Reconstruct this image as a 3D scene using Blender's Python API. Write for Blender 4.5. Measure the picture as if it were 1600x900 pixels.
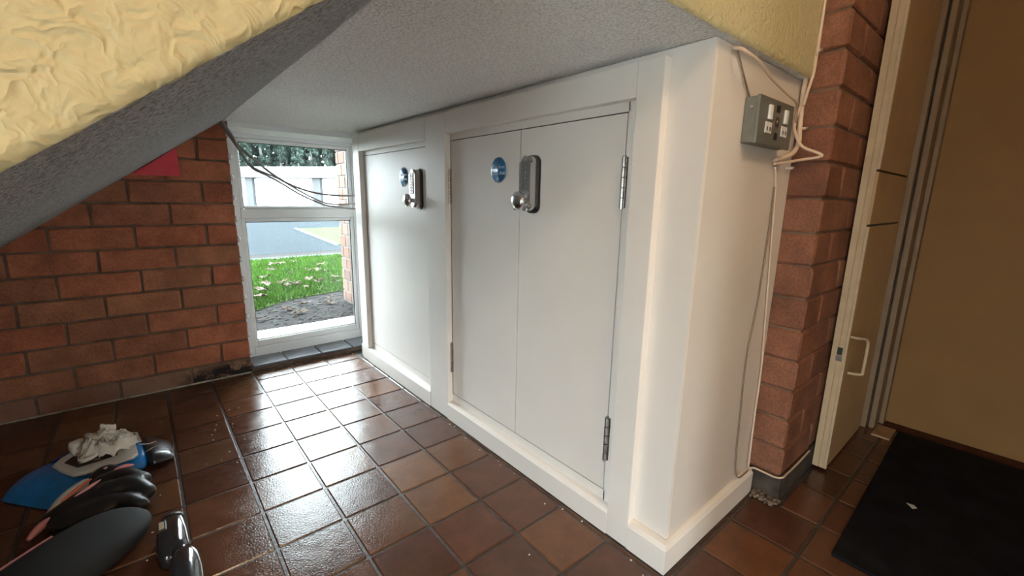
import bpy, bmesh, math, random
from mathutils import Vector, Matrix, noise

U = 0.156          # one floor-tile module in metres; all coordinates below are in tile modules
random.seed(7)
for o in list(bpy.data.objects):
    bpy.data.objects.remove(o, do_unlink=True)
scene = bpy.context.scene
COL = scene.collection

# ------------------------------------------------------------------ camera
yaw, pitch, roll = math.radians(40.155), math.radians(-11.622), math.radians(-1.022)
fw = Vector((math.sin(yaw) * math.cos(pitch), math.cos(yaw) * math.cos(pitch), math.sin(pitch)))
rt = fw.cross(Vector((0, 0, 1))).normalized()
dn = fw.cross(rt)
r2 = rt * math.cos(roll) + dn * math.sin(roll)
d2 = -rt * math.sin(roll) + dn * math.cos(roll)
cam = bpy.data.cameras.new('camera')
cam.sensor_width = 36.0
cam.lens = 36.0 * 683.9 / 1600.0
cam.clip_start = 0.01
cam.clip_end = 500
cam_o = bpy.data.objects.new('camera', cam)
COL.objects.link(cam_o)
m3 = Matrix((r2, -d2, -fw)).transposed()
cam_o.matrix_world = Matrix.Translation(Vector((-2.995, -13.519, 5.208)) * U) @ m3.to_4x4()
scene.camera = cam_o

# ------------------------------------------------------------------ view, sky, lights
scene.view_settings.view_transform = 'Standard'
scene.view_settings.look = 'None'
scene.view_settings.gamma = 1.0
scene.view_settings.use_curve_mapping = False
scene.view_settings.exposure = 0.78

SKY = 16.5
world = bpy.data.worlds.new('overcast_sky')
scene.world = world
world.use_nodes = True
bg = world.node_tree.nodes['Background']
bg.inputs['Color'].default_value = (0.89, 0.955, 1.0, 1)
bg.inputs['Strength'].default_value = SKY

def area_portal(name, loc, rot, sx, sy):
    l = bpy.data.lights.new(name, 'AREA')
    l.shape = 'RECTANGLE'
    l.size, l.size_y = sx * U, sy * U
    l.cycles.is_portal = True
    o = bpy.data.objects.new(name, l)
    COL.objects.link(o)
    o.location = Vector(loc) * U
    o.rotation_euler = rot
    return o
area_portal('sky_portal', (0.95, 1.9, 3.6), (math.radians(-90), 0, 0), 4.2, 7.2)

area_portal('sky_portal', (0.0, -24.35, 2.7), (math.radians(90), 0, 0), 1.6, 4.8)
area_portal('sky_portal', (-13.35, -17.0, 3.0), (0, math.radians(-90), 0), 5.2, 4.8)
LAMP_POS = (-2.0, -20.0, 14.7)
LAMP_POWER = 25.0
LAMP_COLOR = (1.0, 0.74, 0.48)
ll = bpy.data.lights.new('hall_lamp_light', 'POINT')
ll.energy = LAMP_POWER
ll.color = LAMP_COLOR
ll.shadow_soft_size = 0.055
llo = bpy.data.objects.new('hall_lamp_light', ll)
COL.objects.link(llo)
llo.location = Vector(LAMP_POS) * U

# ------------------------------------------------------------------ materials
def newmat(name):
    m = bpy.data.materials.new(name)
    m.use_nodes = True
    nt = m.node_tree
    return m, nt, nt.nodes['Principled BSDF']

def N(nt, typ, **kw):
    n = nt.nodes.new(typ)
    for k, v in kw.items():
        setattr(n, k, v)
    return n

def setin(n, **kw):
    for k, v in kw.items():
        n.inputs[k.replace('_', ' ')].default_value = v
    return n

def ramp(nt, stops):
    r = N(nt, 'ShaderNodeValToRGB')
    e = r.color_ramp.elements
    while len(e) > 1:
        e.remove(e[-1])
    e[0].position, e[0].color = stops[0][0], (*stops[0][1], 1)
    for p, c in stops[1:]:
        x = e.new(p)
        x.color = (*c, 1)
    return r

def pos_node(nt):
    return N(nt, 'ShaderNodeNewGeometry').outputs['Position']

def obj_coord(nt):
    return N(nt, 'ShaderNodeTexCoord').outputs['Object']

def simple(name, col, rough=0.5, metal=0.0, spec=0.5, var=0.0, vscale=20.0, bump=0.0, bscale=60.0, bdist=0.002, coat=0.0):
    m, nt, b = newmat(name)
    b.inputs['Base Color'].default_value = (*col, 1)
    b.inputs['Roughness'].default_value = rough
    b.inputs['Metallic'].default_value = metal
    b.inputs['Specular IOR Level'].default_value = spec
    b.inputs['Coat Weight'].default_value = coat
    if var > 0:
        n = N(nt, 'ShaderNodeTexNoise')
        setin(n, Scale=vscale, Detail=4.0)
        nt.links.new(pos_node(nt), n.inputs['Vector'])
        r = ramp(nt, [(0.3, tuple(c * (1 - var) for c in col)), (0.7, tuple(min(1, c * (1 + var)) for c in col))])
        nt.links.new(n.outputs['Fac'], r.inputs['Fac'])
        nt.links.new(r.outputs['Color'], b.inputs['Base Color'])
    if bump > 0:
        n = N(nt, 'ShaderNodeTexNoise')
        setin(n, Scale=bscale, Detail=3.0)
        nt.links.new(pos_node(nt), n.inputs['Vector'])
        bp = N(nt, 'ShaderNodeBump')
        setin(bp, Strength=bump, Distance=bdist)
        nt.links.new(n.outputs['Fac'], bp.inputs['Height'])
        nt.links.new(bp.outputs['Normal'], b.inputs['Normal'])
    return m

def mix(nt, fac, a, b_, mode='MIX'):
    mx = N(nt, 'ShaderNodeMix', data_type='RGBA', blend_type=mode)
    for s, v in ((mx.inputs[0], fac), (mx.inputs[6], a), (mx.inputs[7], b_)):
        if hasattr(v, 'is_output'):
            nt.links.new(v, s)
        elif isinstance(v, (int, float)):
            s.default_value = v
        else:
            s.default_value = (*v, 1)
    return mx.outputs[2]

def math_node(nt, op, a, b_=0.0, clamp=False):
    n = N(nt, 'ShaderNodeMath', operation=op, use_clamp=clamp)
    for s, v in zip(n.inputs, (a, b_)):
        if hasattr(v, 'is_output'):
            nt.links.new(v, s)
        else:
            s.default_value = v
    return n.outputs[0]

def brick_mat(name, stops, stain=False):
    m, nt, b = newmat(name)
    info = N(nt, 'ShaderNodeObjectInfo')
    r = ramp(nt, stops)
    nt.links.new(info.outputs['Random'], r.inputs['Fac'])
    p = pos_node(nt)
    n1 = N(nt, 'ShaderNodeTexNoise'); setin(n1, Scale=9.0, Detail=5.0, Roughness=0.65)
    nt.links.new(p, n1.inputs['Vector'])
    r1 = ramp(nt, [(0.3, (0.62, 0.60, 0.58)), (0.7, (1.2, 1.15, 1.1))])
    nt.links.new(n1.outputs['Fac'], r1.inputs['Fac'])
    col = mix(nt, 1.0, r.outputs['Color'], r1.outputs['Color'], 'MULTIPLY')
    n2 = N(nt, 'ShaderNodeTexNoise'); setin(n2, Scale=220.0, Detail=2.0)
    nt.links.new(p, n2.inputs['Vector'])
    r2_ = ramp(nt, [(0.35, (0.8, 0.8, 0.8)), (0.65, (1.15, 1.15, 1.15))])
    nt.links.new(n2.outputs['Fac'], r2_.inputs['Fac'])
    col = mix(nt, 1.0, col, r2_.outputs['Color'], 'MULTIPLY')
    if stain:
        sx = N(nt, 'ShaderNodeSeparateXYZ'); nt.links.new(p, sx.inputs[0])
        # pale dusty bloom on the lowest course, black mould beside the window
        n3 = N(nt, 'ShaderNodeTexNoise'); setin(n3, Scale=22.0, Detail=6.0, Roughness=0.7)
        nt.links.new(p, n3.inputs['Vector'])
        low = math_node(nt, 'LESS_THAN', sx.outputs['Z'], 0.47 * U)
        dust = math_node(nt, 'MULTIPLY', low, 0.55)
        col = mix(nt, dust, col, (0.20, 0.15, 0.11))
        xr = N(nt, 'ShaderNodeMapRange'); setin(xr, From_Min=-3.0 * U, From_Max=-1.2 * U)
        nt.links.new(sx.outputs['X'], xr.inputs['Value'])
        zr = N(nt, 'ShaderNodeMapRange'); setin(zr, From_Min=0.5 * U, From_Max=0.05 * U)
        nt.links.new(sx.outputs['Z'], zr.inputs['Value'])
        nm = N(nt, 'ShaderNodeMapRange'); setin(nm, From_Min=0.40, From_Max=0.55)
        nt.links.new(n3.outputs['Fac'], nm.inputs['Value'])
        f = math_node(nt, 'MULTIPLY', math_node(nt, 'MULTIPLY', xr.outputs[0], zr.outputs[0]), nm.outputs[0])
        f = math_node(nt, 'MULTIPLY', f, 3.2, True)
        col = mix(nt, f, col, (0.018, 0.013, 0.012))
    nt.links.new(col, b.inputs['Base Color'])
    b.inputs['Roughness'].default_value = 0.75
    b.inputs['Specular IOR Level'].default_value = 0.3
    bp = N(nt, 'ShaderNodeBump'); setin(bp, Strength=0.45, Distance=0.0025)
    n4 = N(nt, 'ShaderNodeTexNoise'); setin(n4, Scale=90.0, Detail=5.0)
    nt.links.new(p, n4.inputs['Vector'])
    nt.links.new(n4.outputs['Fac'], bp.inputs['Height'])
    nt.links.new(bp.outputs['Normal'], b.inputs['Normal'])
    return m

M = {}
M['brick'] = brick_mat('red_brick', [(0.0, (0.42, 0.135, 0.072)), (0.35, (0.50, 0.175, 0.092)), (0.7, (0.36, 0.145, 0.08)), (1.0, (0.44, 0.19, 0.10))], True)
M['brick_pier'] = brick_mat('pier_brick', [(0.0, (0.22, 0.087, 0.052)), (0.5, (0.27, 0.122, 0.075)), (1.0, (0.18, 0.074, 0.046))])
M['brick_out'] = brick_mat('outdoor_brick', [(0.0, (0.075, 0.040, 0.028)), (0.5, (0.09, 0.058, 0.044)), (1.0, (0.085, 0.032, 0.018))])
M['mortar'] = simple('mortar', (0.17, 0.11, 0.078), 0.9, var=0.3, bump=0.5, bscale=150)
M['mortar_out'] = simple('outdoor_mortar', (0.085, 0.08, 0.075), 0.9, var=0.2)
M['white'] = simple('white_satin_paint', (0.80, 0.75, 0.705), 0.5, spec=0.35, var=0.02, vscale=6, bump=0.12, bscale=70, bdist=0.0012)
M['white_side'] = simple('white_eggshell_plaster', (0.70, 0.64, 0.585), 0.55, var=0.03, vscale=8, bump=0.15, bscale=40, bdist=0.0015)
M['upvc'] = simple('white_upvc', (0.78, 0.80, 0.81), 0.25)
M['gasket'] = simple('black_gasket', (0.02, 0.02, 0.022), 0.5)
M['chrome'] = simple('satin_chrome', (0.62, 0.61, 0.60), 0.24, metal=1.0)
M['steel'] = simple('bright_steel', (0.40, 0.38, 0.36), 0.32, metal=1.0)
M['black_plastic'] = simple('black_plastic', (0.02, 0.02, 0.02), 0.4)
M['gloss_black'] = simple('gloss_black_plastic', (0.02, 0.021, 0.024), 0.14, coat=0.6)
M['sticker_blue'] = simple('sticker_blue', (0.03, 0.19, 0.42), 0.3)
M['sticker_white'] = simple('sticker_white', (0.62, 0.66, 0.70), 0.35)
M['print_white'] = simple('print_white', (0.62, 0.75, 0.85), 0.4)
M['cable'] = simple('cream_cable', (0.66, 0.52, 0.40), 0.5)
M['cable_grey'] = simple('grey_cable', (0.22, 0.20, 0.185), 0.5)
M['cable_dull'] = simple('dull_brown_cable', (0.24, 0.17, 0.12), 0.6)
M['box_metal'] = simple('grey_metalclad', (0.20, 0.205, 0.19), 0.45, metal=0.35, var=0.08, vscale=60)
M['red'] = simple('red_board', (0.72, 0.02, 0.045), 0.45, var=0.08, vscale=40)
M['door_paint'] = simple('cream_door_paint', (0.52, 0.33, 0.16), 0.5, var=0.06, vscale=12, bump=0.1, bscale=50)
M['door_edge'] = simple('bare_cream_door_edge', (0.57, 0.42, 0.26), 0.55, var=0.08, vscale=25)
M['jamb_paint'] = simple('dull_jamb_paint', (0.25, 0.155, 0.08), 0.6, var=0.08, vscale=25)
M['wood_strip'] = simple('worn_wood', (0.40, 0.24, 0.12), 0.6, var=0.2, vscale=30)
M['skirt_tile'] = simple('dark_skirting_tile', (0.10, 0.045, 0.03), 0.9, spec=0.1, var=0.2)
M['mat_rubber'] = simple('black_mat', (0.008, 0.009, 0.012), 0.9, spec=0.15, var=0.4, vscale=14, bump=0.4, bscale=300, bdist=0.001)
M['rubble'] = simple('rubble', (0.16, 0.125, 0.095), 0.95, var=0.4, vscale=40, bump=0.7, bscale=90)
M['speck'] = simple('paint_chip', (0.75, 0.72, 0.68), 0.7)
M['render_dark'] = simple('dark_plinth_render', (0.055, 0.042, 0.034), 0.9, var=0.5, vscale=22, bump=0.6, bscale=70)
M['kerb_in'] = simple('pale_caulk', (0.42, 0.36, 0.29), 0.8, var=0.4, vscale=30)
M['hall_wall'] = simple('hall_paint', (0.72, 0.60, 0.42), 0.7)
M['hall_ceiling'] = simple('hall_ceiling_paint', (0.78, 0.75, 0.70), 0.8)

def tile_mat(name, stops, rough=0.13, grime=True):
    m, nt, b = newmat(name)
    info = N(nt, 'ShaderNodeObjectInfo')
    r = ramp(nt, stops)
    nt.links.new(info.outputs['Random'], r.inputs['Fac'])
    p = pos_node(nt)
    n1 = N(nt, 'ShaderNodeTexNoise'); setin(n1, Scale=14.0, Detail=6.0, Roughness=0.7)
    nt.links.new(p, n1.inputs['Vector'])
    r1 = ramp(nt, [(0.3, (0.75, 0.75, 0.75)), (0.72, (1.25, 1.22, 1.18))])
    nt.links.new(n1.outputs['Fac'], r1.inputs['Fac'])
    col = mix(nt, 1.0, r.outputs['Color'], r1.outputs['Color'], 'MULTIPLY')
    nt.links.new(col, b.inputs['Base Color'])
    rr = N(nt, 'ShaderNodeMapRange'); setin(rr, From_Min=0.3, From_Max=0.7, To_Min=rough * 0.7, To_Max=rough * 1.5)
    nt.links.new(n1.outputs['Fac'], rr.inputs['Value'])
    nt.links.new(rr.outputs[0], b.inputs['Roughness'])
    b.inputs['Specular IOR Level'].default_value = 0.55
    n2 = N(nt, 'ShaderNodeTexNoise'); setin(n2, Scale=230.0, Detail=3.0)
    nt.links.new(p, n2.inputs['Vector'])
    n3 = N(nt, 'ShaderNodeTexNoise'); setin(n3, Scale=18.0, Detail=2.0)
    nt.links.new(p, n3.inputs['Vector'])
    h = math_node(nt, 'ADD', math_node(nt, 'MULTIPLY', n2.outputs['Fac'], 0.6), n3.outputs['Fac'])
    bp = N(nt, 'ShaderNodeBump'); setin(bp, Strength=0.28, Distance=0.003)
    nt.links.new(h, bp.inputs['Height'])
    nt.links.new(bp.outputs['Normal'], b.inputs['Normal'])
    return m
M['tile'] = tile_mat('quarry_tile', [(0.0, (0.080, 0.033, 0.021)), (0.3, (0.11, 0.046, 0.027)), (0.55, (0.15, 0.066, 0.031)), (0.8, (0.09, 0.042, 0.029)), (1.0, (0.18, 0.084, 0.038))])
M['sill_tile'] = tile_mat('sill_tile', [(0.0, (0.09, 0.10, 0.125)), (1.0, (0.13, 0.14, 0.16))], 0.12)
M['grout'] = simple('grout', (0.065, 0.054, 0.048), 0.34, var=0.35, vscale=60, bump=0.5, bscale=120)

# stippled (artex) soffit
def stipple(name, col, scale, strength, dist, rough=0.75):
    m, nt, b = newmat(name)
    p = pos_node(nt)
    n = N(nt, 'ShaderNodeTexNoise'); setin(n, Scale=scale, Detail=3.0, Roughness=0.6)
    nt.links.new(p, n.inputs['Vector'])
    v = N(nt, 'ShaderNodeTexVoronoi', feature='SMOOTH_F1'); setin(v, Scale=scale * 0.8, Smoothness=0.6)
    nt.links.new(p, v.inputs['Vector'])
    h = math_node(nt, 'SUBTRACT', n.outputs['Fac'], math_node(nt, 'MULTIPLY', v.outputs['Distance'], 0.6))
    bp = N(nt, 'ShaderNodeBump'); setin(bp, Strength=strength, Distance=dist)
    nt.links.new(h, bp.inputs['Height'])
    nt.links.new(bp.outputs['Normal'], b.inputs['Normal'])
    b.inputs['Base Color'].default_value = (*col, 1)
    b.inputs['Roughness'].default_value = rough
    return m
def speckle(m, a, b_, scale):
    nt = m.node_tree
    bs = nt.nodes['Principled BSDF']
    n = N(nt, 'ShaderNodeTexNoise'); setin(n, Scale=scale, Detail=2.0, Roughness=0.7, Distortion=0.8)
    nt.links.new(pos_node(nt), n.inputs['Vector'])
    r = ramp(nt, [(0.42, a), (0.51, b_)])
    nt.links.new(n.outputs['Fac'], r.inputs['Fac'])
    nt.links.new(r.outputs['Color'], bs.inputs['Base Color'])
M['artex'] = stipple('white_artex', (0.84, 0.835, 0.815), 190, 1.0, 0.005)
M['artex_slope'] = stipple('relief_shaded_artex', (0.84, 0.84, 0.83), 230, 1.0, 0.009)

speckle(M['artex_slope'], (0.45, 0.45, 0.45), (0.98, 0.98, 0.975), 190)  # dark and light flecks paint in the raking window light on the stipple
speckle(M['artex'], (0.70, 0.69, 0.67), (0.90, 0.895, 0.88), 200)

def yellow_plaster():
    m, nt, b = newmat('yellow_textured_plaster')
    p = pos_node(nt)
    w = N(nt, 'ShaderNodeTexNoise'); setin(w, Scale=52.0, Detail=2.0, Distortion=0.5)
    nt.links.new(p, w.inputs['Vector'])
    rid = math_node(nt, 'ABSOLUTE', math_node(nt, 'SUBTRACT', w.outputs['Fac'], 0.5))
    rid = math_node(nt, 'SUBTRACT', 1.0, math_node(nt, 'MINIMUM', math_node(nt, 'MULTIPLY', rid, 6.0), 1.0))
    n = N(nt, 'ShaderNodeTexNoise'); setin(n, Scale=130.0, Detail=3.0)
    nt.links.new(p, n.inputs['Vector'])
    h = math_node(nt, 'ADD', math_node(nt, 'MULTIPLY', n.outputs['Fac'], 0.45), rid)
    bp = N(nt, 'ShaderNodeBump'); setin(bp, Strength=0.8, Distance=0.0017)
    nt.links.new(h, bp.inputs['Height'])
    nt.links.new(bp.outputs['Normal'], b.inputs['Normal'])
    b.inputs['Base Color'].default_value = (0.55, 0.485, 0.285, 1)
    b.inputs['Roughness'].default_value = 0.55
    return m
M['yellow'] = yellow_plaster()
M['tan_wall'] = simple('tan_wall_paint', (0.265, 0.132, 0.036), 0.75, var=0.05, vscale=10, bump=0.2, bscale=120)

# thin window glass: mostly see-through with a mirror part at grazing angles
def glass_mat():
    m = bpy.data.materials.new('window_glass'); m.use_nodes = True
    nt = m.node_tree; nt.nodes.clear()
    out = N(nt, 'ShaderNodeOutputMaterial')
    tr = N(nt, 'ShaderNodeBsdfTransparent'); tr.inputs[0].default_value = (0.93, 0.97, 0.97, 1)
    gl = N(nt, 'ShaderNodeBsdfGlossy'); gl.inputs['Roughness'].default_value = 0.02
    df = N(nt, 'ShaderNodeBsdfDiffuse'); df.inputs[0].default_value = (0.8, 0.85, 0.88, 1)
    fr = N(nt, 'ShaderNodeFresnel'); fr.inputs[0].default_value = 1.3
    mx = N(nt, 'ShaderNodeMixShader')
    nt.links.new(fr.outputs[0], mx.inputs[0]); nt.links.new(tr.outputs[0], mx.inputs[1]); nt.links.new(gl.outputs[0], mx.inputs[2])
    mx2 = N(nt, 'ShaderNodeMixShader'); mx2.inputs[0].default_value = 0.008
    nt.links.new(mx.outputs[0], mx2.inputs[1]); nt.links.new(df.outputs[0], mx2.inputs[2])
    nt.links.new(mx2.outputs[0], out.inputs[0])
    return m
M['glass'] = glass_mat()

# outdoors
M['slab'] = simple('pale_paving', (0.78, 0.78, 0.76), 0.8, var=0.15, vscale=8)
M['bounce_ground'] = simple('pale_bounce_ground', (0.62, 0.61, 0.58), 0.8)  # unseen ground made pale to bounce light up through the added windows
M['soil'] = simple('dark_soil', (0.008, 0.007, 0.0065), 0.95, spec=0.1, var=0.6, vscale=25, bump=1.0, bscale=40, bdist=0.02)
M['chip'] = simple('bark_chip', (0.016, 0.014, 0.012), 0.9, spec=0.2, var=0.6, vscale=30)
M['lawn'] = simple('lawn', (0.014, 0.034, 0.0015), 0.9, spec=0.1, var=0.35, vscale=9)
M['blade'] = simple('grass_blade', (0.020, 0.056, 0.002), 0.8, spec=0.1, var=0.3, vscale=5)
M['road'] = simple('dark_grey_asphalt', (0.008, 0.0125, 0.016), 0.95, spec=0.05, var=0.18, vscale=1.2)  # asphalt kept very dark to hold its tone under the strong sky
M['kerb'] = simple('pale_kerb', (0.05, 0.053, 0.05), 0.85, var=0.2, vscale=6)
M['gravel'] = simple('pale_gravel', (0.03, 0.033, 0.034), 0.9, spec=.1, var=0.5, vscale=20)
M['garage_white'] = simple('garage_white', (0.62, 0.64, 0.66), 0.6)
M['garage_pier'] = simple('garage_pier_grey', (0.04, 0.042, 0.044), 0.7)
M['garage_fascia'] = simple('garage_fascia', (0.15, 0.16, 0.17), 0.6)
M['leaf_tree'] = simple('tree_leaves', (0.010, 0.024, 0.016), 0.8, var=0.5, vscale=0.8)
M['bark'] = simple('pale_bark', (0.05, 0.05, 0.046), 0.9, var=0.3, vscale=3)
M['leaf_a'] = simple('fallen_leaf_pale', (0.075, 0.055, 0.042), 0.8, spec=0.2, var=0.2, vscale=30)
M['leaf_b'] = simple('fallen_leaf_brown', (0.045, 0.022, 0.010), 0.8, var=0.2, vscale=30)

# floor clutter
M['packet_blue'] = simple('packet_blue_film', (0.018, 0.23, 0.66), 0.25, var=0.15, vscale=25, bump=0.35, bscale=35, bdist=0.004, coat=0.3)
M['packet_navy'] = simple('packet_navy', (0.02, 0.06, 0.25), 0.3)
M['packet_black'] = simple('packet_black_film', (0.008, 0.008, 0.009), 0.34, bump=0.5, bscale=55, bdist=0.004, coat=0.4)
M['packet_white'] = simple('packet_white', (0.74, 0.71, 0.66), 0.4)
M['tissue'] = simple('white_wipe', (0.76, 0.70, 0.62), 0.9, var=0.1, vscale=30)
M['glove_black'] = simple('black_glove_coating', (0.018, 0.018, 0.019), 0.38, bump=0.25, bscale=70)
M['glove_grey'] = simple('grey_glove_fabric', (0.58, 0.54, 0.50), 0.8)
M['coral'] = simple('coral_trim', (0.78, 0.19, 0.09), 0.6)
M['pink'] = simple('pink_trim', (0.78, 0.33, 0.33), 0.6)
M['pad_black'] = simple('matte_black_foam', (0.011, 0.011, 0.0115), 0.75, bump=0.3, bscale=400, bdist=0.0008)
M['tag_tan'] = simple('tan_tag', (0.42, 0.32, 0.22), 0.6)

# ------------------------------------------------------------------ helpers
def obj(name, me, mat=None, parent=None, loc=None, rot=None):
    o = bpy.data.objects.new(name, me)
    COL.objects.link(o)
    if mat is not None and isinstance(me, bpy.types.Mesh) and not me.materials:
        me.materials.append(M[mat])
    if loc is not None:
        o.location = Vector(loc) * U
    if rot is not None:
        o.rotation_euler = rot
    if parent is not None:
        o.parent = parent
    return o

def tag(o, label=None, cat=None, group=None, kind=None):
    if label: o['label'] = label
    if cat: o['category'] = cat
    if group: o['group'] = group
    if kind: o['kind'] = kind
    return o

def empty(name, loc=(0, 0, 0)):
    o = bpy.data.objects.new(name, None)
    COL.objects.link(o)
    o.location = Vector(loc) * U
    o.empty_display_size = 0.05
    return o

def fin(bm, name, smooth=False):
    me = bpy.data.meshes.new(name)
    bmesh.ops.recalc_face_normals(bm, faces=bm.faces[:])
    bm.to_mesh(me)
    bm.free()
    if smooth:
        for p in me.polygons:
            p.use_smooth = True
    return me

def add_box(bm, a, b, bev=0.0, seg=2, skew=None):
    """box between unit corners a and b; bev in units"""
    vs = []
    for z in (a[2], b[2]):
        for x, y in ((a[0], a[1]), (b[0], a[1]), (b[0], b[1]), (a[0], b[1])):
            vs.append(bm.verts.new((x * U, y * U, z * U)))
    F = []
    for f in ((0, 3, 2, 1), (4, 5, 6, 7), (0, 1, 5, 4), (1, 2, 6, 5), (2, 3, 7, 6), (3, 0, 4, 7)):
        F.append(bm.faces.new([vs[i] for i in f]))
    if bev > 0:
        es = list({e for f in F for e in f.edges})
        bmesh.ops.bevel(bm, geom=es, offset=bev * U, segments=seg, affect='EDGES', profile=0.6)

def box(name, a, b, mat, parent=None, bev=0.0, seg=2):
    bm = bmesh.new()
    a2 = tuple(min(p, q) for p, q in zip(a, b)); b2 = tuple(max(p, q) for p, q in zip(a, b))
    add_box(bm, a2, b2, bev, seg)
    return obj(name, fin(bm, name), mat, parent)

def prism(name, pts, h0, h1, mat, parent=None, bev=0.0, plane='xy'):
    """extruded polygon; plane xy: pts (x,y), h = z; plane yz: pts (y,z), h = x; plane xz: pts (x,z), h = y"""
    bm = bmesh.new()
    def P(p, h):
        if plane == 'xy': q = (p[0], p[1], h)
        elif plane == 'yz': q = (h, p[0], p[1])
        else: q = (p[0], h, p[1])
        return bm.verts.new(tuple(c * U for c in q))
    lo = [P(p, h0) for p in pts]; hi = [P(p, h1) for p in pts]
    n = len(pts)
    bm.faces.new(lo[::-1]); top = bm.faces.new(hi)
    for i in range(n):
        bm.faces.new((lo[i], lo[(i + 1) % n], hi[(i + 1) % n], hi[i]))
    if bev > 0:
        bmesh.ops.bevel(bm, geom=list(top.edges), offset=bev * U, segments=3, affect='EDGES')
    return obj(name, fin(bm, name), mat, parent)

def rounded(cx, cy, w, h, r, n=6):
    pts = []
    for sx, sy, a0 in ((1, 1, 0), (-1, 1, 90), (-1, -1, 180), (1, -1, 270)):
        for k in range(n + 1):
            a = math.radians(a0 + 90 * k / n)
            pts.append((cx + sx * (w / 2 - r) + r * math.cos(a), cy + sy * (h / 2 - r) + r * math.sin(a)))
    return pts

def catmull(pts, n=8):
    P = [Vector(p) for p in pts]
    P = [P[0] * 2 - P[1]] + P + [P[-1] * 2 - P[-2]]
    out = []
    for i in range(1, len(P) - 2):
        for k in range(n):
            t = k / n
            out.append(0.5 * ((2 * P[i]) + (-P[i - 1] + P[i + 1]) * t + (2 * P[i - 1] - 5 * P[i] + 4 * P[i + 1] - P[i + 2]) * t * t
                              + (-P[i - 1] + 3 * P[i] - 3 * P[i + 1] + P[i + 2]) * t ** 3))
    out.append(P[-2])
    return out

def tube_bm(bm, pts, r, seg=8, smooth=True, n=8):
    C = [p * U for p in (catmull(pts, n) if smooth else [Vector(p) for p in pts])]
    rr = r if callable(r) else (lambda t: r)
    rings = []
    up = Vector((0, 0, 1))
    for i, c in enumerate(C):
        t = (C[min(i + 1, len(C) - 1)] - C[max(i - 1, 0)]).normalized()
        if i == 0:
            a = t.orthogonal().normalized()
        else:
            a = (a - t * a.dot(t)).normalized()
        b = t.cross(a)
        R = rr(i / max(1, len(C) - 1)) * U
        rings.append([bm.verts.new(c + (a * math.cos(2 * math.pi * k / seg) + b * math.sin(2 * math.pi * k / seg)) * R) for k in range(seg)])
    for i in range(len(rings) - 1):
        for k in range(seg):
            bm.faces.new((rings[i][k], rings[i][(k + 1) % seg], rings[i + 1][(k + 1) % seg], rings[i + 1][k]))
    bm.faces.new(rings[0][::-1]); bm.faces.new(rings[-1])

def tube(name, pts, r, mat, parent=None, seg=8, smooth=True, n=8):
    bm = bmesh.new()
    tube_bm(bm, pts, r, seg, smooth, n)
    return obj(name, fin(bm, name, True), mat, parent)

def lathe(name, prof, mat, parent, origin, axis, seg=24):
    """prof: list of (radius, height) along axis from origin (units)"""
    ax = Vector(axis).normalized(); a = ax.orthogonal().normalized(); b = ax.cross(a)
    bm = bmesh.new(); rings = []
    for r, h in prof:
        c = (Vector(origin) + ax * h) * U
        rings.append([bm.verts.new(c + (a * math.cos(2 * math.pi * k / seg) + b * math.sin(2 * math.pi * k / seg)) * max(r, 1e-4) * U) for k in range(seg)])
    for i in range(len(rings) - 1):
        for k in range(seg):
            bm.faces.new((rings[i][k], rings[i][(k + 1) % seg], rings[i + 1][(k + 1) % seg], rings[i + 1][k]))
    bm.faces.new(rings[0][::-1]); bm.faces.new(rings[-1])
    return obj(name, fin(bm, name, True), mat, parent)

def quad_mesh(name, faces, mat, parent=None):
    bm = bmesh.new()
    for f in faces:
        bm.faces.new([bm.verts.new(tuple(c * U for c in p)) for p in f])
    me = bpy.data.meshes.new(name); bm.to_mesh(me); bm.free()
    return obj(name, me, mat, parent)

def struct(o):
    o['kind'] = 'structure'
    return o

BOXCACHE = {}
def piece(name, a, b, mat, parent, bev, seed=0, jitter=0.0):
    """small bevelled block with shared mesh per size; a, b are unit corners"""
    s = tuple(round(b[i] - a[i], 3) for i in range(3))
    key = (s, mat, bev, seed % 3)
    if key not in BOXCACHE:
        bm = bmesh.new()
        add_box(bm, (-s[0] / 2, -s[1] / 2, -s[2] / 2), (s[0] / 2, s[1] / 2, s[2] / 2), bev, 1)
        if jitter:
            rnd = random.Random(seed % 3 + 11)
            for v in bm.verts:
                v.co += Vector([(rnd.random() - .5) * jitter * U for _ in range(3)])
        me = fin(bm, name)
        me.materials.append(M[mat])
        BOXCACHE[key] = me
    o = bpy.data.objects.new(name, BOXCACHE[key])
    COL.objects.link(o)
    o.location = Vector([(a[i] + b[i]) / 2 for i in range(3)]) * U
    o.parent = parent
    return o

# ------------------------------------------------------------------ the setting
ZT = 7.05                       # landing soffit height
YF = -10.97                     # plane of the yellow stair face
ZH = 16.5                       # hall ceiling

floor = struct(box('floor', (-13.3, -24, -0.6), (10.7, 1.75, -0.018), 'grout'))
def near_z(x): return 6.187 + 0.744 * (x + 2.147)
def far_z(x): return 7.02 + 0.72 * (x + 1.13)

def add_tile(x0, x1, y0, y1):
    g = 0.02
    if x1 - x0 < 0.05 or y1 - y0 < 0.05:
        return
    t = piece('tile', (x0 + g, y0 + g, -0.07), (x1 - g, y1 - g, 0.0), 'tile', floor, min(0.018, (x1 - x0) * .2, (y1 - y0) * .2))
    t.rotation_euler = (random.uniform(-.0035, .0035), random.uniform(-.0035, .0035), random.uniform(-.003, .003))
for ix in range(-8, 10):
    for iy in range(0, -17, -1):
        x0, x1, y1 = ix, ix + 1, iy + 1
        y0 = iy
        if iy == 0:
            y1 = 0.76
            if x1 > -0.9: y1 = 0.66
        if ix >= 2 and iy > -12:
            if ix == 2: add_tile(2.0, 2.085, y0, min(y1, 0.0))
            continue
        if iy == -12 and ix >= 5:
            y1 = -11.4
        add_tile(x0, x1, y0, y1)
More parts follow.
